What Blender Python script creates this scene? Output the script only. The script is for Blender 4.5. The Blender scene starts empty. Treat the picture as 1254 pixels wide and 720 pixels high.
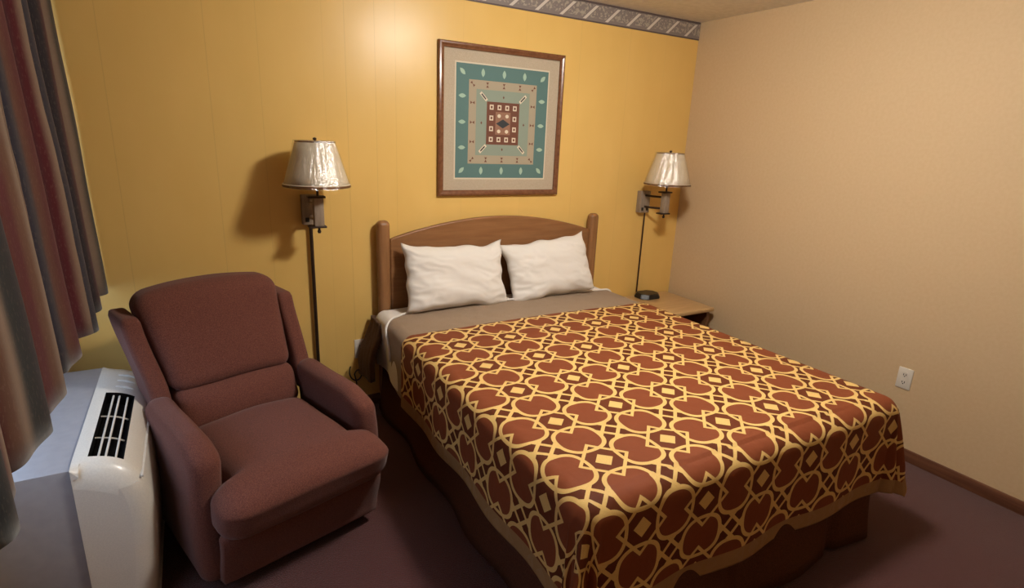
import bpy, bmesh, math, random
from mathutils import Vector, Matrix, noise
random.seed(4)
scene = bpy.context.scene
COL = scene.collection
PI = math.pi
def sm(a, b, x):
    t = max(0.0, min(1.0, (x - a) / (b - a))); return t * t * (3 - 2 * t)
def nz(x, y, z=0.0): return noise.noise(Vector((x, y, z)))

# ------------------------------------------------------------------ materials
def lin(c):
    def f(v):
        v /= 255.0
        return v / 12.92 if v <= .04045 else ((v + .055) / 1.055) ** 2.4
    return (f(c[0]), f(c[1]), f(c[2]), 1.0)

class X:
    """tiny expression wrapper round shader math nodes"""
    def __init__(s, nt, v): s.nt, s.v = nt, v
    def op(s, name, *o):
        n = s.nt.nodes.new('ShaderNodeMath'); n.operation = name
        for i, a in enumerate((s,) + o):
            a = a.v if isinstance(a, X) else a
            if isinstance(a, (int, float)): n.inputs[i].default_value = a
            else: s.nt.links.new(a, n.inputs[i])
        return X(s.nt, n.outputs[0])
    def __add__(s, o): return s.op('ADD', o)
    def __sub__(s, o): return s.op('SUBTRACT', o)
    def __mul__(s, o): return s.op('MULTIPLY', o)
    def abs(s): return s.op('ABSOLUTE')
    def lt(s, o): return s.op('LESS_THAN', o)
    def gt(s, o): return s.op('GREATER_THAN', o)
    def mx(s, o): return s.op('MAXIMUM', o)
    def mn(s, o): return s.op('MINIMUM', o)
    def frac(s): return s.op('FRACT')
    def inv(s): return X(s.nt, 1.0).op('SUBTRACT', s)

def new_mat(name, color=(200, 200, 200), rough=.6, spec=.5, metal=0, sheen=0, coat=0):
    m = bpy.data.materials.new(name); m.use_nodes = True
    b = m.node_tree.nodes['Principled BSDF']
    b.inputs['Base Color'].default_value = lin(color) if len(color) == 3 else color
    b.inputs['Roughness'].default_value = rough
    b.inputs['Specular IOR Level'].default_value = spec
    b.inputs['Metallic'].default_value = metal
    if sheen:
        b.inputs['Sheen Weight'].default_value = sheen; b.inputs['Sheen Roughness'].default_value = .5
    if coat:
        b.inputs['Coat Weight'].default_value = coat; b.inputs['Coat Roughness'].default_value = .08
    return m
def bsdf(m): return m.node_tree.nodes['Principled BSDF']
def mixc(nt, fac, a, b):
    n = nt.nodes.new('ShaderNodeMix'); n.data_type = 'RGBA'
    for sock, v in ((n.inputs[0], fac), (n.inputs[6], a), (n.inputs[7], b)):
        if isinstance(v, X): v = v.v
        if isinstance(v, (int, float)): sock.default_value = v
        elif isinstance(v, tuple): sock.default_value = v if len(v) == 4 else lin(v)
        else: nt.links.new(v, sock)
    return n.outputs[2]
def coords(nt, kind='Object'):
    return nt.nodes.new('ShaderNodeTexCoord').outputs[kind]
def mapping(nt, vec, scale):
    n = nt.nodes.new('ShaderNodeMapping'); nt.links.new(vec, n.inputs[0]); n.inputs['Scale'].default_value = scale
    return n.outputs[0]
def noise_tex(nt, vec, scale, detail=3, rough=.5):
    n = nt.nodes.new('ShaderNodeTexNoise'); nt.links.new(vec, n.inputs['Vector'])
    n.inputs['Scale'].default_value = scale; n.inputs['Detail'].default_value = detail; n.inputs['Roughness'].default_value = rough
    return n.outputs['Fac']
def bump(m, height, strength=.3, dist=.002, extra=None):
    nt = m.node_tree; b = nt.nodes.new('ShaderNodeBump')
    b.inputs['Strength'].default_value = strength; b.inputs['Distance'].default_value = dist
    nt.links.new(height.v if isinstance(height, X) else height, b.inputs['Height'])
    if extra is not None: nt.links.new(extra, b.inputs['Normal'])
    nt.links.new(b.outputs[0], bsdf(m).inputs['Normal'])
    return b.outputs[0]
def noisy(m, color, color2, scale, stretch=(1, 1, 1), bs=.3, bd=.001, bscale=None, kind='Object', detail=3, lo=.35, hi=.65):
    nt = m.node_tree; v = mapping(nt, coords(nt, kind), stretch)
    f = noise_tex(nt, v, scale, detail)
    r = nt.nodes.new('ShaderNodeMapRange'); nt.links.new(f, r.inputs[0])
    r.inputs[1].default_value = lo; r.inputs[2].default_value = hi
    nt.links.new(mixc(nt, r.outputs[0], color, color2), bsdf(m).inputs['Base Color'])
    if bs: bump(m, noise_tex(nt, v, bscale or scale, 2), bs, bd)
    return m

# walls
m_yellow = new_mat('yellow_panelling_paint', (226, 180, 90), .33, .38)
nt = m_yellow.node_tree; co = coords(nt)
sep = nt.nodes.new('ShaderNodeSeparateXYZ'); nt.links.new(co, sep.inputs[0]); wx = X(nt, sep.outputs[0])
g = None
for gx, gw in ((-3.52, .004), (-3.12, .004), (-2.90, .003), (-2.60, .002), (-2.49, .005), (-2.336, .004), (-2.226, .003), (-1.83, .002), (-1.42, .002), (-1.02, .003), (-.62, .003), (-.30, .002)):
    e = (wx - gx).abs().lt(gw / 2.4); g = e if g is None else g.mx(e)
fine = noise_tex(nt, mapping(nt, co, (1, 1, 1)), 90, 2)
broad = noise_tex(nt, mapping(nt, co, (1, 1, .5)), 6, 2)
c1 = mixc(nt, X(nt, broad), (230, 190, 108), (238, 200, 120))
nt.links.new(mixc(nt, g * .12, c1, (120, 80, 35)), bsdf(m_yellow).inputs['Base Color'])  # groove shading painted into the wall colour as faint darker lines
h = X(nt, fine) * .10 + X(nt, broad) * .9 + g * -.35
bump(m_yellow, h, .5, .003)
m_tan = noisy(new_mat('tan_wall_paint', (214, 182, 140), .62, .35), (211, 184, 145), (214, 188, 150), 60, bs=.3, bd=.0006, bscale=220)
m_ceil = noisy(new_mat('ceiling_paint', (205, 198, 188), .8, .3), (226, 222, 218), (236, 232, 228), 25, bs=.4, bd=.002, bscale=70)
m_wood_trim = noisy(new_mat('brown_baseboard_vinyl', (105, 66, 46), .5), (98, 60, 42), (120, 78, 54), 12, (1, .2, 4), bs=.1)
m_carpet = new_mat('burgundy_carpet', (95, 45, 45), 1, .1, sheen=.25)
noisy(m_carpet, (62, 32, 32), (100, 54, 50), 220, bs=.9, bd=.006, bscale=260, detail=2)

# wallpaper border: grey-lilac with diagonal pale blades, leaves, dark edge lines
m_border = new_mat('grey_border_paper', (140, 132, 138), .55)
nt = m_border.node_tree; co = coords(nt); sep = nt.nodes.new('ShaderNodeSeparateXYZ'); nt.links.new(co, sep.inputs[0])
bx_, bz_ = X(nt, sep.outputs[0]), X(nt, sep.outputs[2]) - 2.38
t = ((bx_ - bz_ * 1.15) * (1 / .175)).frac()
blade = (t - .5).abs().lt(.07) * bz_.abs().lt(.042)
leafn = X(nt, noise_tex(nt, mapping(nt, co, (1, 1, 1)), 55, 3, .7))
lf = leafn.gt(.53) * (t - .5).abs().gt(.12) * bz_.gt(-.03)
edge = bz_.abs().gt(.048)
c = mixc(nt, lf * .8, (134, 125, 122), (182, 172, 156))
c = mixc(nt, blade, c, (214, 206, 196))
c = mixc(nt, edge, c, (92, 80, 80))
nt.links.new(c, bsdf(m_border).inputs['Base Color']); bump(m_border, blade + leafn, .6, .003)

def wood(name, a, b, rough=.4, stretch=(1, 1, 12), scale=5):
    m = noisy(new_mat(name, a, rough, .5), a, b, scale, stretch, bs=.15, bd=.0006, bscale=scale * 6, detail=5, lo=.3, hi=.7); return m
m_oak = wood('honey_oak_vertical', (136, 94, 58), (154, 110, 70), .42, (14, 14, 1.2), 4)
m_oakh = wood('honey_oak_horizontal', (132, 90, 54), (150, 106, 68), .42, (1.2, 14, 14), 4)
m_ns = wood('nightstand_veneer', (186, 150, 102), (204, 168, 118), .3, (1.5, 12, 12), 5)
m_nsd = wood('nightstand_dark_edge', (110, 74, 48), (134, 92, 60), .4, (2, 10, 10), 6)
m_frame = wood('picture_frame_wood', (108, 68, 46), (132, 88, 60), .25, (8, 8, 8), 6)
m_black = new_mat('black_plastic', (26, 24, 24), .4)
m_void = new_mat('dark_interior', (14, 12, 12), .8, .1)
m_brass = new_mat('aged_brass', (150, 100, 60), .38, .5, metal=.7)
m_bronze = new_mat('dark_bronze', (58, 42, 34), .45, .5, metal=.4)
m_taupe = wood('grey_washed_wood', (138, 122, 106), (160, 144, 126), .5, (8, 8, 2), 8)
m_white_pl = new_mat('white_plastic', (226, 220, 208), .35)
m_ivory = new_mat('ivory_ac_plastic', (218, 212, 200), .34, .5, coat=.15)
noisy(m_ivory, (214, 208, 196), (222, 216, 204), 200, bs=.12, bd=.0005, bscale=500)
m_metal_grey = new_mat('painted_grey_metal', (168, 168, 172), .42, .5, metal=.15)
noisy(m_metal_grey, (160, 160, 166), (166, 166, 171), 30, bs=.08)

# fabrics
def weave(m, a, b, scale=420, bs=.5, bd=.0012):
    return noisy(m, a, b, scale, bs=bs, bd=bd, detail=2)
m_up = weave(new_mat('maroon_upholstery', (98, 54, 46), .95, .15, sheen=.12), (92, 54, 46), (118, 73, 61), 330)
m_up_pipe = new_mat('maroon_seam_shadow', (70, 36, 34), .95, .1)
m_white_cloth = new_mat('white_cotton', (236, 232, 226), .85, .2, sheen=.2)
nt = m_white_cloth.node_tree; v = mapping(nt, coords(nt), (1, 1, 1))
bump(m_white_cloth, X(nt, noise_tex(nt, v, 9, 3)) + X(nt, noise_tex(nt, v, 400, 1)) * .03, .3, .006)
m_tanblanket = weave(new_mat('taupe_blanket_cloth', (150, 128, 106), .95, .1, sheen=.2), (142, 121, 100), (160, 138, 115), 300, .3)
m_brownbl = weave(new_mat('brown_quilt_cloth', (92, 66, 46), .95, .1, sheen=.1), (84, 60, 42), (104, 76, 54), 200, .4)
m_skirt = weave(new_mat('dark_brown_skirt', (84, 50, 36), .95, .1), (76, 45, 33), (94, 58, 42), 250, .3)
m_shade = new_mat('cream_pleated_shade', (226, 214, 190), .7, .3)
m_trimband = new_mat('gold_brown_braid', (112, 76, 44), .5, .5, metal=.3)

# clear wrap on lamp shades
m_film = bpy.data.materials.new('clear_plastic_film'); m_film.use_nodes = True
nt = m_film.node_tree; nt.nodes.remove(nt.nodes['Principled BSDF']); out = nt.nodes['Material Output']
tr = nt.nodes.new('ShaderNodeBsdfTransparent'); gl = nt.nodes.new('ShaderNodeBsdfGlossy'); gl.inputs['Roughness'].default_value = .12
mxs = nt.nodes.new('ShaderNodeMixShader'); mxs.inputs[0].default_value = .20
nt.links.new(tr.outputs[0], mxs.inputs[1]); nt.links.new(gl.outputs[0], mxs.inputs[2]); nt.links.new(mxs.outputs[0], out.inputs[0])
bn = nt.nodes.new('ShaderNodeBump'); bn.inputs['Strength'].default_value = 1; bn.inputs['Distance'].default_value = .012
nt.links.new(noise_tex(nt, mapping(nt, coords(nt), (3, 3, .8)), 14, 4, .6), bn.inputs['Height']); nt.links.new(bn.outputs[0], gl.inputs['Normal'])
# window glass
m_glass = bpy.data.materials.new('window_glass'); m_glass.use_nodes = True
nt = m_glass.node_tree; nt.nodes.remove(nt.nodes['Principled BSDF']); out = nt.nodes['Material Output']
tr = nt.nodes.new('ShaderNodeBsdfTransparent'); gl = nt.nodes.new('ShaderNodeBsdfGlossy'); gl.inputs['Roughness'].default_value = .02
mxs = nt.nodes.new('ShaderNodeMixShader'); mxs.inputs[0].default_value = .06
nt.links.new(tr.outputs[0], mxs.inputs[1]); nt.links.new(gl.outputs[0], mxs.inputs[2]); nt.links.new(mxs.outputs[0], out.inputs[0])

# curtain: woven vertical stripes by cloth coordinate (UV.x metres)
m_curt = new_mat('striped_curtain_cloth', (110, 80, 70), .9, .2, sheen=.2)
nt = m_curt.node_tree; uv = coords(nt, 'UV'); sep = nt.nodes.new('ShaderNodeSeparateXYZ'); nt.links.new(uv, sep.inputs[0])
wob = X(nt, noise_tex(nt, mapping(nt, uv, (2, 1.2, 1)), 3, 2)) * .02
ux = ((X(nt, sep.outputs[0]) + wob) * (1 / .46)).frac()
ramp = nt.nodes.new('ShaderNodeValToRGB'); nt.links.new(ux.v, ramp.inputs[0]); cr = ramp.color_ramp
stops = [(0, (128, 108, 92)), (.10, (74, 20, 28)), (.24, (38, 34, 40)), (.40, (34, 38, 40)), (.50, (122, 104, 90)), (.60, (92, 62, 48)), (.72, (76, 18, 28)), (.86, (84, 50, 40)), (.94, (44, 42, 52))]
while len(cr.elements) < len(stops): cr.elements.new(.5)
for e, (p, c) in zip(cr.elements, stops): e.position = p; e.color = lin(c)
cr.interpolation = 'EASE'
fleck = X(nt, noise_tex(nt, mapping(nt, uv, (1, .35, 1)), 160, 2))
nt.links.new(mixc(nt, (fleck.gt(.60)) * .06, ramp.outputs[0], (170, 150, 130)), bsdf(m_curt).inputs['Base Color'])
bump(m_curt, fleck, .3, .001)

# bedspread lattice: rings, diamond frames, ladders (UV in lattice units; colour attribute-free)
m_spread = new_mat('patterned_bedspread', (100, 50, 30), .62, .2)
nt = m_spread.node_tree; uvn = nt.nodes.new('ShaderNodeUVMap'); uvn.uv_map = 'pattern'
sep = nt.nodes.new('ShaderNodeSeparateXYZ'); nt.links.new(uvn.outputs[0], sep.inputs[0])
U, V = X(nt, sep.outputs[0]), X(nt, sep.outputs[1])
def cell(a, off): return (a + (1000.5 - off)).frac() - .5          # signed distance to nearest lattice line + off
a0, b0, a5, b5 = cell(U, 0), cell(V, 0), cell(U, .5), cell(V, .5)
def rlen(a, b):
    pp, qq = (a * (.300 / .274)).abs().op('POWER', 2.5), b.abs().op('POWER', 2.5)
    return (pp + qq).op('POWER', 1 / 2.5)
d1, d2 = rlen(a5, b0), rlen(b5, a0); dc = d1.mn(d2)
ring = (dc - .302).abs().lt(.027)
dm = a0.abs() + b0.abs()
frame = (dm - .338).abs().lt(.030)
dot = dm.lt(.128)
p = (a5 + b5) * .70711; q = (a5 - b5) * .70711
bars = ((p.abs() - .095).abs().lt(.024) * q.abs().lt(.30)).mx((q.abs() - .095).abs().lt(.024) * p.abs().lt(.30)) * dc.gt(.29)
gold = ring.mx(frame).mx(dot).mx(bars)
lobe = dc.lt(.28) * dm.gt(.34)
oct_ = dm.lt(.32) * dc.gt(.29)
c = mixc(nt, lobe, (92, 42, 18), (128, 66, 38))
c = mixc(nt, oct_, c, (104, 50, 26))
wv = X(nt, noise_tex(nt, mapping(nt, uvn.outputs[0], (1, 1, 1)), 60, 2))
c = mixc(nt, gold, c, mixc(nt, wv, (214, 176, 104), (236, 202, 130)))
uve = nt.nodes.new('ShaderNodeUVMap'); uve.uv_map = 'hem'
seh = nt.nodes.new('ShaderNodeSeparateXYZ'); nt.links.new(uve.outputs[0], seh.inputs[0])
hemf = X(nt, seh.outputs[0]).gt(.5)
c = mixc(nt, hemf, c, (160, 124, 82))
nt.links.new(c, bsdf(m_spread).inputs['Base Color'])
rr = X(nt, gold.v) * -.18 + .68; nt.links.new(rr.v, bsdf(m_spread).inputs['Roughness'])
bump(m_spread, gold * .5 + X(nt, noise_tex(nt, mapping(nt, coords(nt), (1, 1, 1)), 12, 3)) * 6, .5, .002)

# ------------------------------------------------------------------ mesh helpers
class MB:
    def __init__(s): s.v, s.f, s.mi = [], [], []
    def add(s, vs, fs, mi=0):
        o = len(s.v); s.v += [tuple(p) for p in vs]; s.f += [tuple(i + o for i in f) for f in fs]; s.mi += [mi] * len(fs); return s
    def box(s, x0, x1, y0, y1, z0, z1, bev=0.0, mi=0, seg=2):
        bm = bmesh.new(); bmesh.ops.create_cube(bm, size=1)
        for v in bm.verts:
            v.co = Vector(((x0 + x1) / 2 + v.co.x * (x1 - x0), (y0 + y1) / 2 + v.co.y * (y1 - y0), (z0 + z1) / 2 + v.co.z * (z1 - z0)))
        if bev: bmesh.ops.bevel(bm, geom=bm.edges[:], offset=bev, segments=seg, profile=.5, affect='EDGES')
        s.bm(bm, mi); return s
    def bm(s, bm, mi=0):
        bm.verts.index_update(); s.add([v.co[:] for v in bm.verts], [[v.index for v in f.verts] for f in bm.faces], mi); bm.free()
    def lathe(s, prof, c=(0, 0), n=40, mi=0, wob=None):
        vs, fs = [], []
        for k in range(n):
            a = 2 * PI * k / n
            for i, (r, z) in enumerate(prof):
                rr = r + (wob(a, i, z) if wob else 0)
                vs.append((c[0] + rr * math.cos(a), c[1] + rr * math.sin(a), z))
        m = len(prof)
        for k in range(n):
            for i in range(m - 1):
                a, b = k * m + i, ((k + 1) % n) * m + i
                fs.append((a, b, b + 1, a + 1))
        return s.add(vs, fs, mi)
    def tube(s, pts, r, n=10, mi=0, cap=True):
        pts = [Vector(p) for p in pts]; vs, fs = [], []; prev = None
        for i, p in enumerate(pts):
            t = (pts[min(i + 1, len(pts) - 1)] - pts[max(i - 1, 0)]).normalized()
            if prev is None:
                ref = Vector((0, 0, 1)) if abs(t.z) < .9 else Vector((1, 0, 0)); u = t.cross(ref).normalized()
            else: u = (prev - t * prev.dot(t)).normalized()
            prev = u; w = t.cross(u)
            rr = r[i] if isinstance(r, (list, tuple)) else r
            for k in range(n):
                a = 2 * PI * k / n; vs.append(p + (u * math.cos(a) + w * math.sin(a)) * rr)
        for i in range(len(pts) - 1):
            for k in range(n):
                a, b = i * n + k, i * n + (k + 1) % n; fs.append((a, b, b + n, a + n))
        if cap:
            fs.append(tuple(range(n - 1, -1, -1))); o = (len(pts) - 1) * n; fs.append(tuple(range(o, o + n)))
        return s.add(vs, fs, mi)
    def grid(s, nu, nv, fn, mi=0, close=False):
        vs = [fn(i / nu, j / nv) for j in range(nv + 1) for i in range(nu + 1)]
        fs = [(j * (nu + 1) + i, j * (nu + 1) + i + 1, (j + 1) * (nu + 1) + i + 1, (j + 1) * (nu + 1) + i) for j in range(nv) for i in range(nu)]
        return s.add(vs, fs, mi)
    def build(s, name, mats, parent=None, smooth=True, angle=40):
        me = bpy.data.meshes.new(name); me.from_pydata(s.v, [], s.f); me.update()
        mats = mats if isinstance(mats, (list, tuple)) else [mats]
        for m in mats: me.materials.append(m)
        for p, i in zip(me.polygons, s.mi): p.material_index = i; p.use_smooth = smooth
        if smooth and angle: me.set_sharp_from_angle(angle=math.radians(angle))
        o = bpy.data.objects.new(name, me); COL.objects.link(o)
        if parent is not None: o.parent = parent
        return o
def softbox(c, size, r, n=14, warp=None, puff=(0, 0, 0)):
    """rounded box with dense grid faces; warp(Vector)->Vector in local metres"""
    bm = bmesh.new(); bmesh.ops.create_cube(bm, size=2)
    bmesh.ops.subdivide_edges(bm, edges=bm.edges[:], cuts=n, use_grid_fill=True)
    hx, hy, hz = [q / 2 for q in size]; H = (hx, hy, hz)
    for v in bm.verts:
        uvw = v.co.copy(); P = [0, 0, 0]
        for i in range(3):
            u = uvw[i]; k = 1 - min(.95, r / H[i] * 1.0)
            # concentrate rows of vertices in the rounded rim
            s_ = abs(u); P[i] = math.copysign(H[i] * (s_ ** .75), u)
        inner = [max(-(H[i] - r), min(H[i] - r, P[i])) for i in range(3)]
        d = Vector([P[i] - inner[i] for i in range(3)])
        if d.length > 1e-9:
            mx = max(abs(x) for x in d)
            L = d.length
            # push to sphere of radius r
            d = d * (r / L) * (mx / r if mx < r - 1e-9 and False else 1)
            onface = max(abs(P[i]) / H[i] for i in range(3))
            if onface > .9999: p = Vector(inner) + d
            else: p = Vector(P)
        else: p = Vector(P)
        nx, ny, nz_ = p.x / hx, p.y / hy, p.z / hz
        p = Vector((p.x + math.copysign(puff[0], p.x) * abs(nx) * (1 - ny * ny) * (1 - nz_ * nz_),
                    p.y + math.copysign(puff[1], p.y) * abs(ny) * (1 - nx * nx) * (1 - nz_ * nz_),
                    p.z + math.copysign(puff[2], p.z) * abs(nz_) * (1 - nx * nx) * (1 - ny * ny)))
        p += Vector(c)
        if warp: p = warp(p)
        v.co = p
    return bm
def empty(name, loc=(0, 0, 0), rz=0):
    o = bpy.data.objects.new(name, None); COL.objects.link(o); o.location = loc; o.rotation_euler = (0, 0, rz)
    o.empty_display_size = .1; return o
def tag(o, label, cat, group=None, kind=None):
    o['label'] = label; o['category'] = cat
    if group: o['group'] = group
    if kind: o['kind'] = kind
    return o
def struct(o): o['kind'] = 'structure'; return o
def prism(mb, poly, y0, y1, mi=0):
    """polygon in (x, z) extruded along y"""
    n = len(poly); vs = [(x, y0, z) for x, z in poly] + [(x, y1, z) for x, z in poly]
    fs = [tuple(range(n)), tuple(range(2 * n - 1, n - 1, -1))] + [(i, i + n, (i + 1) % n + n, (i + 1) % n) for i in range(n)]
    return mb.add(vs, fs, mi)

# ------------------------------------------------------------------ room shell
HC = 2.44; XL = -3.93; YF = -4.6
struct(MB().box(XL - .12, .12, YF - .12, .12, -.1, 0).build('floor', m_carpet, smooth=False))
struct(MB().box(XL - .12, .12, YF - .12, .12, HC, HC + .1).build('ceiling', m_ceil, smooth=False))
struct(MB().box(XL - .12, .12, 0, .12, 0, HC).build('wall_back', m_yellow, smooth=False))
struct(MB().box(0, .12, YF, 0, 0, HC).build('wall_right', m_tan, smooth=False))
struct(MB().box(XL, 0, YF - .12, YF, 0, HC).build('wall_front', m_tan, smooth=False))
WY0, WY1, WZ0, WZ1 = -2.35, -.35, .72, 2.1
w = MB()
w.box(XL - .12, XL, YF, WY0, 0, HC); w.box(XL - .12, XL, WY1, 0, 0, HC)
w.box(XL - .12, XL, WY0, WY1, 0, WZ0); w.box(XL - .12, XL, WY0, WY1, WZ1, HC)
struct(w.build('wall_left', m_tan, smooth=False))
struct(MB().box(-.014, 0, YF, 0, 0, .066, .003).build('baseboard_right', m_wood_trim))
struct(MB().box(XL, -.014, -.014, 0, 0, .066, .003).build('baseboard_back', m_wood_trim))
struct(MB().box(XL, -.0005, -.0035, 0, 2.324, HC).build('trim_1', m_border, smooth=False))
win = struct(empty('window_1', (XL, 0, 0)))
w = MB()
w.box(-.10, -.02, WY0, WY0 + .05, WZ0, WZ1, .004); w.box(-.10, -.02, WY1 - .05, WY1, WZ0, WZ1, .004)
w.box(-.10, -.02, WY0, WY1, WZ0, WZ0 + .05, .004); w.box(-.10, -.02, WY0, WY1, WZ1 - .05, WZ1, .004)
w.box(-.09, -.03, (WY0 + WY1) / 2 - .02, (WY0 + WY1) / 2 + .02, WZ0, WZ1, .004)
w.build('window_frame', m_white_pl, win)
MB().box(-.062, -.058, WY0 + .03, WY1 - .03, WZ0 + .03, WZ1 - .03).build('pane', m_glass, win, smooth=False)

# ------------------------------------------------------------------ curtain
cur = tag(empty('curtain', (-3.69, -.05, .862)), 'long striped curtain in burgundy, beige and charcoal hanging over the air conditioner', 'curtain')
def fold(s):                                   # s = metres along the track
    a = .042 * math.sin(2 * PI * s / .285 + .6 * math.sin(s * 5.1)) + .014 * math.sin(2 * PI * s / .13 + 2)
    return a
def cfn(u, v):
    s = u * 2.75; z = v * 1.53
    amp = 1 - .35 * v
    x = .010 + .035 * (1 - v) + .012 * sm(.8, 1.9, s) + fold(s) * amp + .006 * nz(s * 4, z * 2)
    y = -s + .035 * math.sin(2 * PI * s / .285 + 1.8) * amp + .03 * (1 - v) * math.sin(s * 3)
    return (x, min(.03, y), z + .006 * math.sin(s * 9) * (1 - v))
mbc = MB().grid(420, 24, cfn)
oc = mbc.build('curtain_panel', m_curt, cur, angle=None)
uvl = oc.data.uv_layers.new(name='UVMap')
arc = [0.0]
for i in range(1, 421):
    p0, p1 = Vector(cfn((i - 1) / 420, 0)), Vector(cfn(i / 420, 0)); arc.append(arc[-1] + (p1 - p0).length)
for lp in oc.data.loops:
    j, i = divmod(lp.vertex_index, 421); uvl.data[lp.index].uv = (arc[i] + .03, j / 24 * 1.53)
so = oc.modifiers.new('thickness', 'SOLIDIFY'); so.thickness = .003; so.offset = -1
MB().box(-.03, .03, -2.76, .02, 1.525, 1.59, .004).build('curtain_track', m_white_pl, cur)

# ------------------------------------------------------------------ air conditioner
ac = tag(empty('wall_air_conditioner', (-3.64, -.76, 0)), 'ivory through-wall air conditioner with curved front and top louvre, under the curtain', 'air conditioner')
AY0, AY1 = -.44, .42                            # local y ends (world -1.20 .. -.34)
AZ = .597
MB().box(XL + 3.64 + .002, 0.0, AY0 + .006, AY1 - .006, .02, AZ - .006, .003).build('metal_sleeve', m_metal_grey, ac)
prof = [(0, .03), (.158, .03), (.166, .06), (.176, .14), (.186, .24), (.193, .33), (.192, .41), (.184, .468), (.166, .518), (.134, .556), (.092, .582), (.045, .595), (.015, .5985), (0, .5985)]
def smoothprof(pts, n=5):
    o = []
    for i in range(1, len(pts) - 2):
        p0, p1, p2, p3 = pts[max(0, i - 1)], pts[i], pts[i + 1], pts[min(len(pts) - 1, i + 2)]
        for k in range(n):
            t = k / n
            o.append(tuple(.5 * (2 * b + (c - a) * t + (2 * a - 5 * b + 4 * c - d) * t * t + (3 * b - a - 3 * c + d) * t ** 3) for a, b, c, d in zip(p0, p1, p2, p3)))
    return [pts[0]] + o + [pts[-2], pts[-1]]
P = smoothprof(prof)
# louvre opening lies on the curved top between profile parameter g0..g1
def near(x): return min(range(len(P) // 2, len(P)), key=lambda i: abs(P[i][0] - x))
i_lo, i_hi = near(.124), near(.040)              # front and rear edge of the opening
G0, G1 = -.375, .12                              # opening along y
PC = (.075, .30)
def shell(mb):
    ys = [AY0, AY0 + .002, AY0 + .006, AY0 + .013, AY0 + .022, AY0 + .034] + [AY0 + .034 + (G0 - AY0 - .034) * k / 2 for k in (1, 2)] + [G0 + (G1 - G0) * k / 12 for k in range(1, 13)] + [G1 + (AY1 - .034 - G1) * k / 6 for k in range(1, 7)] + [AY1 - .022, AY1 - .013, AY1 - .006, AY1 - .002, AY1]
    rows = []
    for y in ys:
        d = min(y - AY0, AY1 - y); R = .062
        ins = R - math.sqrt(max(0, R * R - (R - d) ** 2)) if d < R else 0
        row = []
        for (x, z) in P:
            # inset towards the inside for the rounded end caps
            dx, dz = x - PC[0], z - PC[1]
            nx = x - (ins if x > .02 else 0) * min(1, x / .06); nz_ = z
            if z > .5: nz_ = z - ins * min(1, (z - .42) / .15) * min(1, .15 + x / .05)
            row.append((max(0, nx), y, nz_))
        rows.append(row)
    n = len(P); vs = [p for r_ in rows for p in r_]; fs = []
    for j in range(len(rows) - 1):
        for i in range(n - 1):
            inside = (ys[j] >= G0 - 1e-6 and ys[j + 1] <= G1 + 1e-6 and i >= i_lo and i + 1 <= i_hi)
            if inside: continue
            a = j * n + i; fs.append((a, a + 1, a + n + 1, a + n))
    mb.add(vs, fs)
    mb.add(rows[0], [tuple(range(n - 1, -1, -1))]); mb.add(rows[-1], [tuple(range(n))])
    return mb
cover = shell(MB()).build('front_cover', m_ivory, ac, angle=35)
# raised lip that starts the lower front panel (a swoop across the end)
lip = MB()
lip.tube([(p[0] + .0005, AY0 + .03 + (AY1 - AY0 - .06) * k / 24, p[1]) for k in range(25) for p in [P[near(.170)]]], .005, 8)
lip.build('panel_lip', m_ivory, ac)
# louvre: dark well, long bars, cross ribs
well = MB(); seg = P[i_lo:i_hi + 1]
def inset(p, d):
    dx, dz = p[0] - .02, p[1] - .40; L = math.hypot(dx, dz); return (p[0] - dx / L * d, p[1] - dz / L * d)
vs, fs = [], []
for y in (G0, G1):
    for p_ in seg: vs.append((p_[0], y, p_[1]))
    for p_ in seg: q_ = inset(p_, .045); vs.append((q_[0], y, q_[1]))
k = len(seg)
for i in range(k - 1):
    fs += [(k + i, k + i + 1, 3 * k + i + 1, 3 * k + i), (i, i + 1, k + i + 1, k + i), (2 * k + i, 3 * k + i, 3 * k + i + 1, 2 * k + i + 1)]
fs += [(0, k, 3 * k, 2 * k), (k - 1, 3 * k - 1, 4 * k - 1, 2 * k - 1)]
well.add(vs, fs).build('louvre_well', m_void, ac, smooth=False)
for t_ in (.22, .48, .74):
    p_ = seg[int(round(t_ * (k - 1)))]; q_ = inset(p_, .014)
    b = MB().tube([(q_[0], G0 + .001, q_[1]), (q_[0], G1 - .001, q_[1])], .0034, 8); b.build('louvre_bar', m_ivory, ac)
for yy in (G0 + .165, G0 + .33):
    MB().tube([(inset(p_, .022)[0], yy, inset(p_, .022)[1]) for p_ in seg], .003, 8).build('louvre_rib', m_ivory, ac)
for (a_, yy) in ((.55, .20), (.55, .26), (.55, .32)):
    p_ = P[near(.06)]; p2 = P[near(.115)]
    MB().tube([(p_[0], AY1 - .44 + yy, p_[1] + .0005), ((p_[0] + p2[0]) / 2 + .003, AY1 - .44 + yy, (p_[1] + p2[1]) / 2 + .0045), (p2[0], AY1 - .44 + yy, p2[1] + .0005)], [.003, .006, .003], 8).build('control_ridge', m_ivory, ac)

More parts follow.
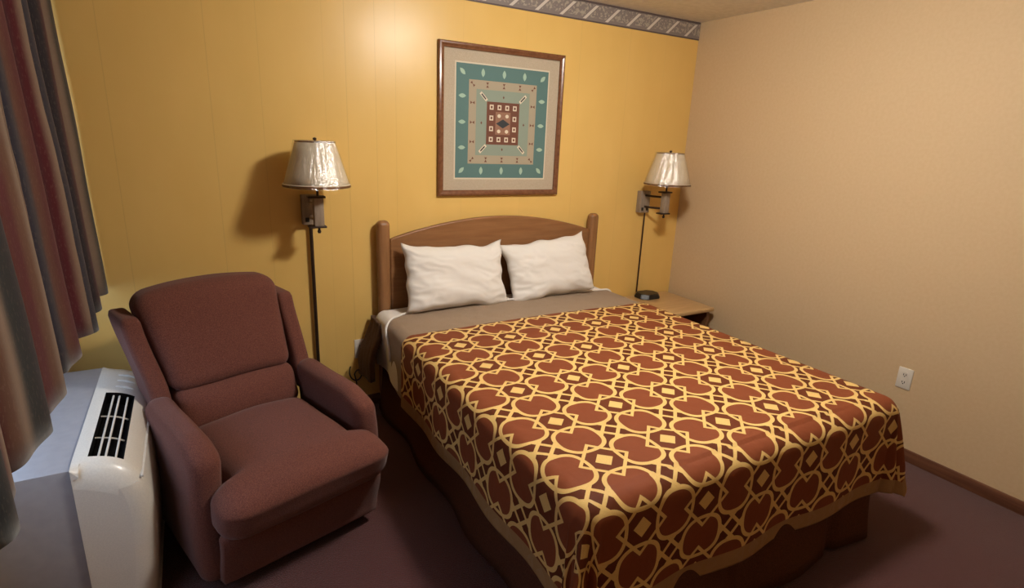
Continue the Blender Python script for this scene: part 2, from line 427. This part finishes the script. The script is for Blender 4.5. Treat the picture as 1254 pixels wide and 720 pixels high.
# ------------------------------------------------------------------ armchair
ch = tag(empty('armchair', (-3.092, -.80, 0), math.radians(17)), 'maroon upholstered reclining armchair between the air conditioner and the bed', 'armchair')
def lump(p, a=.004, f=6): return Vector((p.x + a * nz(p.x * f, p.y * f, p.z * f), p.y + a * nz(p.y * f + 7, p.z * f, p.x * f), p.z + a * nz(p.z * f, p.x * f + 3, p.y * f)))
bm = softbox((0, .05, .19), (.62, .78, .30), .02, 8, lump)
mb = MB(); mb.bm(bm); mb.build('base_frame', m_up, ch, angle=60)
for sx in (-1, 1):                                            # arms
    def aw(p, sx=sx):
        front = sm(-.05, -.36, p.y)
        p = p.copy(); top = sm(.4, .57, p.z)
        p.z -= .035 * top * sm(-.20, -.34, p.y)
        p.x += sx * .012 * math.sin(PI * max(0, min(1, (p.z - .05) / .5)))
        return lump(p, .005, 5)
    bm = softbox((sx * .303, -.065, .31), (.104, .545, .53), .046, 16, aw, (.004, .004, .004))
    mb = MB(); mb.bm(bm); mb.build('armrest', m_up, ch, angle=None)
def seatw(p):
    p = p.copy()
    w_ = sm(-.338, -.352, p.y)
    p.x *= 1 + .31 * w_
    p.y = p.y - .022 * sm(.30, .40, p.z) * sm(-.3, -.45, p.y)
    p.z += .012 * math.cos(p.x * 5) * sm(.38, .44, p.z) - .018 * sm(.05, .15, p.y) - .02 * sm(-.36, -.47, p.y) * sm(.36, .44, p.z)
    return lump(p, .006, 5)
bm = softbox((0, -.165, .354), (.49, .64, .185), .068, 26, seatw, (0, 0, .012))
mb = MB(); mb.bm(bm); mb.build('seat_cushion', m_up, ch, angle=None)
bm = softbox((0, -.395, .165), (.62, .05, .215), .018, 10, lambda p: lump(Vector((p.x, p.y + .035 * sm(.25, .07, p.z), p.z)), .004, 6))
mb = MB(); mb.bm(bm); mb.build('footrest_panel', m_up, ch, angle=None)
def lean(p, z0=.42, y0=0.0):
    p = p.copy(); p.y += (p.z - z0) * .40 - .10 * max(0, p.z - .8); return p
def backw(p):
    n = p.z
    p = p.copy()
    w_ = sm(.55, .95, p.z)
    p.x = p.x * (1.0 + .13 * w_) - .024 * w_
    p.z += (.028 * (1 - (p.x / .27) ** 2)) * sm(.75, .95, p.z)
    return lump(lean(p), .006, 4)
bm = softbox((0, .195, .752), (.50, .16, .385), .055, 22, backw, (0, .012, 0))
mb = MB(); mb.bm(bm); mb.build('back_cushion', m_up, ch, angle=None)
bm = softbox((0, .185, .49), (.49, .15, .17), .045, 16, lambda p: lump(lean(p), .005, 5), (0, .02, 0))
mb = MB(); mb.bm(bm); mb.build('lumbar_cushion', m_up, ch, angle=None)
bm = softbox((0, .33, .60), (.52, .13, .62), .05, 12, lambda p: lean(p))
mb = MB(); mb.bm(bm); mb.build('back_shell', m_up, ch, angle=None)
for sx in (-1, 1):
    def ww(p, sx=sx):
        p = lean(p); p.x += (sx * .018 - .026) * sm(.55, .9, p.z); p.z -= .03 * sm(.1, .3, p.y) * 0; return lump(p, .004, 5)
    bm = softbox((sx * .290, .225, .655), (.070, .21, .43), .022, 14, ww)
    mb = MB(); mb.bm(bm); mb.build('back_wing', m_up, ch, angle=None)

# ------------------------------------------------------------------ bed
BX, BW = -1.59, .80                                # centre line and outer half width of the made bed
YH, YT = -.09, -2.09; ZT = .615
bed = tag(empty('bed', (BX, -1.05, 0)), 'queen bed with arched honey-oak headboard and dark brown skirt', 'bed')
def L(x, y, z=0): return (x - BX, y + 1.05, z)
# headboard
hb = MB(); poly = []
n = 40
for i in range(n + 1):
    t_ = i / n; x = -.70 + 1.40 * t_
    poly.append((x, 1.022 + .112 * math.sin(PI * t_) ** .85))
poly = [(-.70, .38)] + poly + [(.70, .38)]
prism(hb, [(x, z) for x, z in poly], 1.05 - .062, 1.05 - .030)
hbo = hb.build('headboard', m_oakh, bed, angle=30)
bv = hbo.modifiers.new('bevel', 'BEVEL'); bv.width = .007; bv.segments = 3; bv.limit_method = 'ANGLE'; bv.angle_limit = math.radians(60)
for sx in (-1, 1):
    b = bmesh.new(); bmesh.ops.create_cube(b, size=1)
    for v in b.verts: v.co = Vector((sx * .738 + v.co.x * .074, 1.05 - .048 + v.co.y * .062, .565 + v.co.z * 1.13))
    vert = [e for e in b.edges if e.verts[0].co.z > .6 and e.verts[1].co.z > .6] + [e for e in b.edges if abs(e.verts[0].co.z - e.verts[1].co.z) > .5]
    bmesh.ops.bevel(b, geom=list(set(vert)), offset=.027, segments=6, profile=.5, affect='EDGES')
    q = MB(); q.bm(b); q.build('headboard_post', m_oak, hbo, angle=50)
mb = MB(); mb.bm(softbox(L(BX, -1.085, .50), (1.50, 1.97, .19), .05, 10)); mb.build('mattress', m_white_cloth, bed, angle=60)
mb = MB(); mb.bm(softbox(L(BX, -1.085, .29), (1.50, 1.97, .20), .03, 8)); mb.build('box_spring', m_skirt, bed, angle=60)
def skirt(u, v):
    # path: left side head->foot, foot left->right, right side foot->head, rounded corners
    a, b = .765, 1.00; per = [2 * b, 2 * a, 2 * b]; tot = sum(per); s = u * tot
    if s < per[0]: x, y, nx, ny = -a, b - s, -1, 0
    elif s < per[0] + per[1]: x, y, nx, ny = -a + (s - per[0]), -b, 0, -1
    else: x, y, nx, ny = a, -b + (s - per[0] - per[1]), 1, 0
    r = .06
    cx, cy = max(-a + r, min(a - r, x)), max(-b + r, y)
    d = Vector((x - cx, y - cy)); 
    if d.length > r: d = d * (r / d.length)
    x, y = cx + d.x, cy + d.y
    w = (1 - v) * (.012 * math.sin(s * 11) + .010 * nz(s * 3, 1)) + .03 * (1 - v) ** 2
    pl = math.exp(-((s - per[0] - .62) / .02) ** 2) * .012 + math.exp(-((s - per[0] - 1.25) / .03) ** 2) * .02
    return (x + nx * (w - pl), y - .035 + ny * (w - pl), .015 + .36 * v)
sk = MB().grid(360, 8, skirt).build('bed_skirt', m_skirt, bed, angle=None)
so = sk.modifiers.new('thickness', 'SOLIDIFY'); so.thickness = .004
for x in (-.55, .55):
    for y in (-.8, .8):
        MB().lathe([(0, 0), (.03, 0), (.032, .01), (.02, .04), (.02, .20), (0, .20)], (x, y), 16).build('leg', m_black, bed)

# drape: cloth laid on the mattress. returns point for cloth coordinate (x across from centre, s from head towards foot)
def drape(cx, s, off=0.0, r=.055, foot=2.0, p_=4.5, wave=1.0, seed=0.0):
    a, b = BW - r + off * .5, foot - r
    du, dv = max(abs(cx) - a, 0.0), max(s - b, 0.0)
    d = (du ** p_ + dv ** p_) ** (1 / p_)
    xx = math.copysign(min(abs(cx), a), cx); ss = min(s, b)
    if d < 1e-9:
        zc = .010 * (1 - (cx / a) ** 2)
        z = ZT + off + zc + .003 * nz(cx * 5 + seed, s * 5) + .0015 * nz(cx * 16, s * 16 + seed)
        return Vector((BX + xx, YH - ss, z))
    L_ = math.hypot(du, dv); nx, ny = du / L_, dv / L_
    R = r + off * .5; q = PI / 2 * R
    if d < q: o, dr = R * math.sin(d / R), R * (1 - math.cos(d / R))
    else: o, dr = R, R + (d - q)
    k = max(0, (dr - .03)) / .4
    ang = math.atan2(ny, nx); corner = math.sin(2 * ang) if nx > 0 and ny > 0 else 0
    pos = (ss + ny * .5 * R) if ny < .5 else (cx + 5)
    wv = (.010 * math.sin(pos * 13 + seed) + .012 * nz(pos * 3.5 + seed, k * 1.2, cx * .3)) * k * wave
    wv += corner * k * .07
    if corner > 0: wv += .042 * math.sin(ang * 9 + 1.2) * min(1, k * 1.4) * corner
    o += wv; dr -= max(0, wv) * .25 * k
    return Vector((BX + xx + math.copysign(1, cx) * nx * o, YH - ss - ny * o, ZT + off - dr))
def cloth(name, mat, x0, x1, s0, s1, nu, nv, off, edge=None, thick=.004, parent=None, **kw):
    pts, mb, cc = [], MB(), []
    for j in range(nv + 1):
        for i in range(nu + 1):
            cx = x0 + (x1 - x0) * i / nu; s = s0 + (s1 - s0) * j / nv
            if edge: cx, s = edge(cx, s, i / nu, j / nv)
            cc.append((cx, s)); pts.append(drape(cx, s, off, **kw))
    fs = [(j * (nu + 1) + i, (j + 1) * (nu + 1) + i, (j + 1) * (nu + 1) + i + 1, j * (nu + 1) + i + 1) for j in range(nv) for i in range(nu)]
    mb.add(pts, fs); o = mb.build(name, mat, parent, angle=None)
    so = o.modifiers.new('thickness', 'SOLIDIFY'); so.thickness = thick; so.offset = -1
    return o, cc
# brown under-quilt bulging at the head corner
def qe(cx, s, u, v): return cx, s
def qfn(u, v):
    z = .575 - .34 * v; s = u * .16
    o = .01 + .085 * sm(0, .75, v) * (1 - .3 * u) + .006 * nz(u * 5, v * 5)
    return (BX - BW + .06 - o if False else BX - .775 - o, -.035 - s, z)
mb = MB().grid(20, 20, qfn)
q_ = mb.build('brown_quilt', m_brownbl, angle=None)
so = q_.modifiers.new('thickness', 'SOLIDIFY'); so.thickness = .03; so.offset = -1
tag(q_, 'brown quilt edge bulging out at the head corner beside the left bedpost', 'quilt')
o, _ = cloth('bed_sheet', m_white_cloth, -1.10, .98, .0, .60, 220, 60, .004, wave=2.6, seed=3, thick=.003)
tag(o, 'white cotton sheet under the pillows, hanging beside the left bedpost', 'sheet')
def be(cx, s, u, v):
    s += .15 * sm(-.62, -.98, cx) * (1 - v)
    return cx, s
o, _ = cloth('blanket', m_tanblanket, -1.125, 1.0, .135, .60, 220, 50, .011, edge=be, wave=1.0, seed=1.3, thick=.008)
tag(o, 'taupe blanket folded flat below the pillows with a light hem', 'blanket')
o_bl = o
# pale hem line of the folded blanket
mb = MB(); hp = [drape(-1.0 + 1.95 * i / 160, .135 + .003 * math.sin(i * .4) + .15 * sm(-.62, -.98, -1.0 + 1.95 * i / 160), .016) for i in range(161)]
mb.tube(hp, .0065, 8); mb.build('hem', m_white_cloth, o_bl, angle=None)
# bedspread
DROP = .42
S0 = .505
xa, xb, sa, sb = -(BW + DROP - .05), (BW + DROP - .05), S0, 2.0 + DROP - .02
def se(cx, s, u, v):
    if v < .2: s += .012 * nz(cx * 3, 2.2) * (1 - v / .2)
    return cx, s
o, cc = cloth('bedspread', m_spread, xa, xb, sa, sb, 300, 260, .022, edge=se, wave=1.0, seed=1.3, thick=.006)
tag(o, 'burgundy bedspread with gold interlocking ring pattern covering the bed', 'bedspread')
uv1 = o.data.uv_layers.new(name='pattern'); uv2 = o.data.uv_layers.new(name='hem')
for lp in o.data.loops:
    cx, s = cc[lp.vertex_index]
    uv1.data[lp.index].uv = ((BX + cx + 1.382) / .2715, (YH - s + 1.368) / .2715)
    e = min(cx - xa, xb - cx, sb - s)
    uv2.data[lp.index].uv = (1 - e / .13, 0)      # > .5 within 5 cm of the hem

# pillows
def pillow(name, W, Hh, T, loc, rot, seed, label):
    bmv, fs = [], []; N, M = 64, 48; mb = MB()
    def side(sg):
        def f(u, v):
            x, y = 2 * u - 1, 2 * v - 1
            ex = 1 - abs(x) ** 4.0; ey = 1 - abs(y) ** 4.0
            th = T * (max(0, ex) ** .55) * (max(0, ey) ** .55)
            px = x * W / 2 * (1 - .06 * (1 - y * y)) * (1 - .02 * x * x); py = y * Hh / 2 * (1 - .07 * (1 - x * x) * 1)
            # gathered creases running in from the corners and ends
            cr = .008 * nz(x * 1.4 + seed, y * 3.0, sg) * (x * x + .3) + .009 * nz((x * .6 + y) * 2.6 + seed, (x - y) * 1.1) + .009 * nz(x * 2.4 + seed, y * 7) * abs(x) ** 2.5 * (1 if x < 0 else .4) + .005 * (1 - abs(nz(x * 2 + y * 5, x * 3 - y + seed)) * 3) * min(1, abs(x) + .1)
            sag = -.03 * (1 - x * x) * sm(0, 1, y)
            e = min(1, min(ex, ey) * 3)
            return (px + .022 * nz(y * 2.2 + seed, 3), py + .020 * nz(x * 2.4 + seed, 8) + sag * .3, sg * th / 2 + cr * e)
        return f
    mb.grid(N, M, side(1)); mb.grid(N, M, side(-1))
    # flip winding of the rear side
    k = N * M; mb.f = mb.f[:k] + [tuple(reversed(f)) for f in mb.f[k:]]
    o = mb.build(name, m_white_cloth, angle=None)
    bm = bmesh.new(); bm.from_mesh(o.data); bmesh.ops.remove_doubles(bm, verts=bm.verts, dist=.0008); bm.to_mesh(o.data); bm.free()
    for p in o.data.polygons: p.use_smooth = True
    o.location = loc; o.rotation_euler = rot
    return tag(o, label, 'pillow')
pillow('pillow', .66, .39, .155, (-1.935, -.185, .812), (math.radians(70), math.radians(1.5), math.radians(1)), 2.1, 'white pillow on the window side, leaning against the headboard')
pillow('pillow', .63, .39, .15, (-1.285, -.185, .812), (math.radians(70), math.radians(-6), math.radians(-2)), 8.7, 'white pillow on the nightstand side, its corner tipped up the headboard')

# ------------------------------------------------------------------ picture
pic = tag(empty('framed_picture', (-1.565, 0, 1.682)), 'wood-framed square print of a teal geometric southwestern pattern above the headboard', 'picture')
S, F = .421, .033
mb = MB()
def fr(y, s): return [(-s, y, -s * 1.01), (s, y, -s * 1.01), (s, y, s * 1.01), (-s, y, s * 1.01)]
prof = [(S, 0), (S, -.020), (S - .005, -.026), (S - .014, -.028), (S - .022, -.024), (S - .028, -.020), (S - F, -.019), (S - F, -.006)]
vs, fs = [], []
for (s_, y_) in prof: vs += fr(y_, s_)
for k in range(len(prof) - 1):
    for i in range(4):
        a, b = k * 4 + i, k * 4 + (i + 1) % 4; fs.append((a, b, b + 4, a + 4))
mb.add(vs, fs).build('frame', m_frame, pic, angle=30)
m_mat = weave(new_mat('linen_mat_board', (186, 172, 150), .8), (180, 166, 144), (194, 180, 158), 300, .2)
MB().box(-S + .02, S - .02, -.008, -.004, -S + .02, S - .02).build('mat_board', m_mat, pic, smooth=False)
cols = dict(white=(214, 206, 186), teal=(92, 124, 122), sand=(172, 160, 138), sage=(142, 156, 142), brown=(112, 72, 58), dark=(58, 62, 66), pale=(168, 196, 178), cream=(222, 210, 188), rose=(150, 112, 92))
cm, ci = [], {}
for k_, v_ in cols.items(): ci[k_] = len(cm); cm.append(new_mat('print_' + k_, v_, .7, .3))
pr = MB(); lay = [0]
def flat(pts, c, lev): pr.add([(x, -.0085 - lev * .0004, z) for x, z in pts], [tuple(range(len(pts)))], ci[c])
def rect(h, c, lev, k=1.03): flat([(-h, -h * k), (h, -h * k), (h, h * k), (-h, h * k)], c, lev)
rect(.318, 'white', 0); rect(.310, 'teal', 1); rect(.229, 'sand', 2); rect(.181, 'sage', 3); rect(.111, 'brown', 4, 1.1)
flat([(-.051, -.063), (.051, -.063), (.051, .067), (-.051, .067)], 'rose', 5)
flat([(-.047, 0), (0, -.026), (.047, 0), (0, .026)], 'dark', 6)
def rot(pts, a, cx, cz): c_, s_ = math.cos(a), math.sin(a); return [(cx + x * c_ - z * s_, cz + x * s_ + z * c_) for x, z in pts]
lf = [(-.024, 0), (-.012, .009), (0, .012), (.012, .009), (.024, 0), (.012, -.009), (0, -.012), (-.012, -.009)]
for cx in (-.14, 0, .14):
    for sz in (-1, 1):
        flat(rot(lf, PI / 2, cx, sz * .277), 'pale', 2); flat(rot(lf, 0, sz * .270, cx * 1.03), 'pale', 2)
for sx in (-1, 1):
    for sz in (-1, 1):
        flat(rot(lf, -sx * sz * -PI / 4, sx * .270, sz * .275), 'pale', 2)
        st = [(-.030, -.009), (.030, -.009), (.030, .009), (-.030, .009)]; si = [(-.02, -.004), (.02, -.004), (.02, .004), (-.02, .004)]
        flat(rot(st, sx * sz * PI / 4, sx * .133, sz * .148), 'cream', 5); flat(rot(si, sx * sz * PI / 4, sx * .133, sz * .148), 'dark', 6)
        flat(rot([(-.015, .008), (0, 0), (-.015, -.008)], sx * sz * PI / 4, sx * .205, sz * .212), 'brown', 4)
        flat(rot([(.015, .008), (.015, -.008), (0, 0)], sx * sz * PI / 4, sx * .205, sz * .212), 'brown', 4)
        n_ = 10; flat([(sx * .027 + .012 * math.cos(2 * PI * k / n_), sz * .044 + .011 * math.sin(2 * PI * k / n_)) for k in range(n_)], 'cream', 6)
for cx in (-.11, 0, .11):
    for sg in (-1, 1):
        for d in (-1, 1):
            flat([(cx - .009, sg * .212 + d * .014), (cx + .009, sg * .212 + d * .014), (cx, sg * .212)], 'brown', 4)
            flat([(sg * .205 + d * .014, cx - .009), (sg * .205 + d * .014, cx + .009), (sg * .205, cx)], 'brown', 4)
for sg in (-1, 1):
    for (x, z) in ((0, sg * .15), (sg * .145, 0)): flat([(x - .006, z), (x, z - .009), (x + .006, z), (x, z + .009)], 'brown', 4)
for i in range(4):
    for j in range(4):
        if 0 < i < 3 and 0 < j < 3: continue
        x, z = -.079 + .0527 * i, -.092 + .0613 * j
        flat([(x - .013, z - .014), (x + .013, z - .014), (x + .013, z + .014), (x - .013, z + .014)], 'cream', 5)
        flat([(x - .006, z - .007), (x + .006, z - .007), (x + .006, z + .007), (x - .006, z + .007)], 'brown', 6)
o = pr.build('print', cm, pic, smooth=False)

# ------------------------------------------------------------------ wall lamps
def lamp(x, base, label):
    t = tag(empty('wall_lamp', (x, 0, 1.1)), label, 'lamp', None)
    MB().box(-.045, .045, -.045, 0, .02, .175, .004).build('wall_bracket', m_taupe, t)
    for dx in (-.022, .022): MB().box(dx - .010, dx + .010, -.0465, -.0445, .035, .058, .0009).build('outlet_socket', m_black, t)
    sx, sy = LX, -.20
    c = MB().box(sx - .024, sx + .024, sy - .022, sy + .022, .038, .178, .005)
    c.build('swing_column', m_taupe, t)
    for z in (.034, .182):
        MB().box(sx - .050, sx + .034, sy - .028, sy + .028, z - .005, z + .005, .003).build('column_cap', m_bronze, t)
    for z in (.065, .145):
        MB().tube([(0, -.044, z), (sx * .5 - .02, -.11, z), (sx, sy + .02, z)], .0075, 10).build('swing_arm', m_taupe if LT else m_bronze, t)
    MB().lathe([(0, -.001), (.007, .001), (.010, .010), (.006, .018), (.006, .030), (0, .030)], (sx, sy), 14).build('finial', m_bronze, t)
    MB().lathe([(.006, .186), (.006, .215), (.015, .22), (.015, .27), (.010, .275), (.004, .28), (.004, .452), (.009, .455), (.009, .463), (0, .467)], (sx, sy), 16).build('lamp_socket', m_bronze, t)
    z0, z1, r0, r1 = .232, .450, .158, .090
    n_ = 96
    sh = MB().lathe([(r0, z0), (r0 * .75 + r1 * .25, z0 * .75 + z1 * .25), ((r0 + r1) / 2, (z0 + z1) / 2), (r0 * .25 + r1 * .75, z0 * .25 + z1 * .75), (r1, z1)], (sx, sy), n_, wob=lambda a, i, z: .0012 * math.sin(a * 48))
    sho = sh.build('lamp_shade', m_shade, t, angle=None); so = sho.modifiers.new('thickness', 'SOLIDIFY'); so.thickness = .002
    for (r, z, hgt) in ((r0, z0, .010), (r1, z1 - .009, .009)):
        MB().lathe([(r + .0015, z), (r + .0035, z + hgt / 2), (r + .0015 - .002, z + hgt), (r - .002, z + hgt), (r - .002, z), (r + .0015, z)], (sx, sy), 64).build('shade_trim', m_trimband, sho)
        MB().lathe([(r - .001, z + hgt), (r + .002, z + hgt + .003), (r - .001, z + hgt + .006)] if z < .3 else [(r + .001, z - .004), (r + .003, z - .001), (r, z)], (sx, sy), 64).build('shade_piping', m_shade, sho)
    sp = MB()
    for k in range(3):
        a = 2 * PI * k / 3; sp.tube([(sx, sy, z1 - .004), (sx + r1 * math.cos(a), sy + r1 * math.sin(a), z1 - .004)], .0018, 6)
    sp.build('shade_spider', m_brass, sho)
    def wr(a, i, z): return .006 * nz(math.cos(a) * 5, math.sin(a) * 5, z * 5 + x) + .003 * nz(math.cos(a) * 12, math.sin(a) * 12, z * 7) + .002
    pf = [(r0 + .003 + (r1 - r0) * k / 16, z0 - .004 + (z1 - z0 + .006) * k / 16) for k in range(17)]
    MB().lathe(pf, (sx, sy), 160, wob=wr).build('plastic_wrap', m_film, sho, angle=None)
    return t
LX, LT = .006, True
t = lamp(-2.705, None, 'wall swing-arm lamp above the armchair, cream shade in clear plastic')
MB().tube([(-.003, -.022, .02), (-.003, -.022, -1.085)], .009, 12).build('rod', m_bronze, t)
LX, LT = .040, False
t = lamp(-.385, None, 'wall swing-arm lamp over the nightstand near the room corner')
MB().tube([(.0, -.05, .02), (.0, -.05, -.575)], .0055, 12).build('rod', m_bronze, t)
b = bmesh.new(); bmesh.ops.create_cube(b, size=1)
for v in b.verts:
    k = 1.0 if v.co.z < 0 else .86
    v.co = Vector((.050 + v.co.x * .19 * k, -.115 + v.co.y * .15 * k, -.588 + v.co.z * .034))
bmesh.ops.bevel(b, geom=[e for e in b.edges if abs(e.verts[0].co.z - e.verts[1].co.z) > .02], offset=.035, segments=1, affect='EDGES')
bmesh.ops.bevel(b, geom=b.edges[:], offset=.004, segments=2, affect='EDGES')
q = MB(); q.bm(b); q.build('base', m_black, t, angle=30)

# ------------------------------------------------------------------ nightstand
ns = tag(empty('nightstand', (-.36, -.27, 0)), 'low light-wood nightstand tucked in the corner behind the bed', 'nightstand')
W2, D2 = .305, .245
MB().box(-W2, W2, -D2, D2, .462, .492, .010, seg=3).build('top', m_ns, ns)
for sx in (-1, 1):
    poly = [(-D2 + .045, .0), (-D2 + .030, .06), (-D2 + .045, .30), (-D2 + .018, .40), (-D2 + .030, .462), (D2 - .01, .462), (D2 - .01, .0)]
    x0, x1 = (W2 - .045, W2 - .02) if sx > 0 else (-W2 + .02, -W2 + .045)
    vs = [(x0, y, z) for y, z in poly] + [(x1, y, z) for y, z in poly]; k = len(poly)
    MB().add(vs, [tuple(range(k - 1, -1, -1)), tuple(range(k, 2 * k))] + [(i, (i + 1) % k, (i + 1) % k + k, i + k) for i in range(k)]).build('side_panel', m_nsd, ns, angle=30)
MB().box(-W2 + .045, W2 - .045, D2 - .03, D2 - .015, .03, .462).build('back_panel', m_nsd, ns, smooth=False)
MB().box(-W2 + .045, W2 - .045, -D2 + .05, D2 - .03, .32, .338).build('shelf', m_nsd, ns, smooth=False)
dr = MB().box(-W2 + .048, W2 - .048, -D2 + .038, -D2 + .058, .06, .316, .004).build('drawer', m_ns, ns)
MB().lathe([(0, 0), (.012, 0), (.008, .008), (.015, .018), (0, .024)], (0, 0), 16).build('knob', m_brass, dr)
dr.children[0].rotation_euler = (PI / 2, 0, 0); dr.children[0].location = (0, -D2 + .038, .19)

# ------------------------------------------------------------------ outlets
def outlet(loc, rz, label):
    t = tag(empty('wall_outlet', loc, rz), label, 'outlet')
    MB().box(-.036, .036, -.006, 0, -.058, .058, .003).build('face_plate', m_white_pl, t)
    for z in (-.021, .021):
        r = MB(); r.lathe([(0, 0), (.0155, 0), (.017, .0008), (.017, .002), (0, .002)], (0, 0), 20)
        o = r.build('receptacle', m_white_pl, t); o.rotation_euler = (PI / 2, 0, 0); o.location = (0, -.0055, z)
        s = MB(); s.box(-.0075, -.0045, -.0045, .0055, .0018, .003); s.box(.0045, .0075, -.0045, .0055, .0018, .003); s.box(-.0025, .0025, -.0115, -.0065, .0018, .003)
        s.build('slots', m_void, o, smooth=False)
    return t
outlet((-2.462, 0, .372), 0, 'white wall outlet low on the yellow wall between armchair and bed')
outlet((0, -1.758, .445), -PI / 2, 'white wall outlet low on the tan right-hand wall')
cd = MB(); pts = []
for k in range(40):
    t_ = k / 39; a = t_ * 2 * PI * 1.05 + 2.2
    pts.append((-2.515 + .028 * math.cos(a) + .02 * t_, -.03 - .03 * t_, .245 + .042 * math.sin(a) - .03 * t_))
pts += [(-2.515 + .004 * k, -.062 - .004 * k, .235 - .035 * k) for k in range(1, 6)]
cd.tube(pts, .0042, 8)
tag(cd.build('power_cord', m_black), 'looped black power cord hanging under the outlet beside the bed', 'cord')

# ------------------------------------------------------------------ ceiling light
LXY = (-1.70, -1.64)
cl = tag(empty('ceiling_light', (LXY[0], LXY[1], HC)), 'round glass ceiling light over the bed', 'ceiling light')
MB().lathe([(0, 0), (.15, 0), (.155, -.012), (.145, -.03), (0, -.03)], (0, 0), 40).build('canopy', m_brass, cl)
m_em = bpy.data.materials.new('lit_diffuser'); m_em.use_nodes = True
b_ = bsdf(m_em); b_.inputs['Base Color'].default_value = (.9, .85, .75, 1)
b_.inputs['Emission Color'].default_value = (1.0, .945, .86, 1); b_.inputs['Emission Strength'].default_value = 160
MB().lathe([(.120, -.03), (.135, -.06), (.135, -.10), (.115, -.135), (.07, -.155), (0, -.16)], (0, 0), 24).build('diffuser', m_em, cl)

# ------------------------------------------------------------------ daylight and camera
wld = bpy.data.worlds.new('sky'); scene.world = wld; wld.use_nodes = True
bg = wld.node_tree.nodes['Background']; bg.inputs[0].default_value = (.55, .72, 1.0, 1); bg.inputs[1].default_value = 3.8

f = 680.0
cols_ = dict(X=(1846 - 627, 222 - 360, f), D=(545 - 627, 2750 - 360, f))
Xc = Vector(cols_['X']).normalized(); Dc = Vector(cols_['D']).normalized()
Zc = -(Dc - Xc * Dc.dot(Xc)).normalized(); Yc = Zc.cross(Xc)
Rr = (Xc, Yc, Zc)
right = Vector([r[0] for r in Rr]); down = Vector([r[1] for r in Rr]); fwd = Vector([r[2] for r in Rr])
M = Matrix(((right.x, -down.x, -fwd.x), (right.y, -down.y, -fwd.y), (right.z, -down.z, -fwd.z))).to_4x4()
M.translation = Vector((-3.2436, -3.0891, 1.5986))
cam = bpy.data.cameras.new('camera'); co_ = bpy.data.objects.new('camera', cam); COL.objects.link(co_)
co_.matrix_world = M; cam.sensor_fit = 'HORIZONTAL'; cam.sensor_width = 36; cam.lens = f / 1254 * 36; cam.clip_start = .02
scene.camera = co_
scene.view_settings.view_transform = 'Standard'; scene.view_settings.look = 'None'
scene.view_settings.gamma = 1; scene.view_settings.use_curve_mapping = False
scene.view_settings.exposure = 0.0
scene.cycles.max_bounces = 8; scene.cycles.use_denoising = True
scene.cycles.transparent_max_bounces = 8
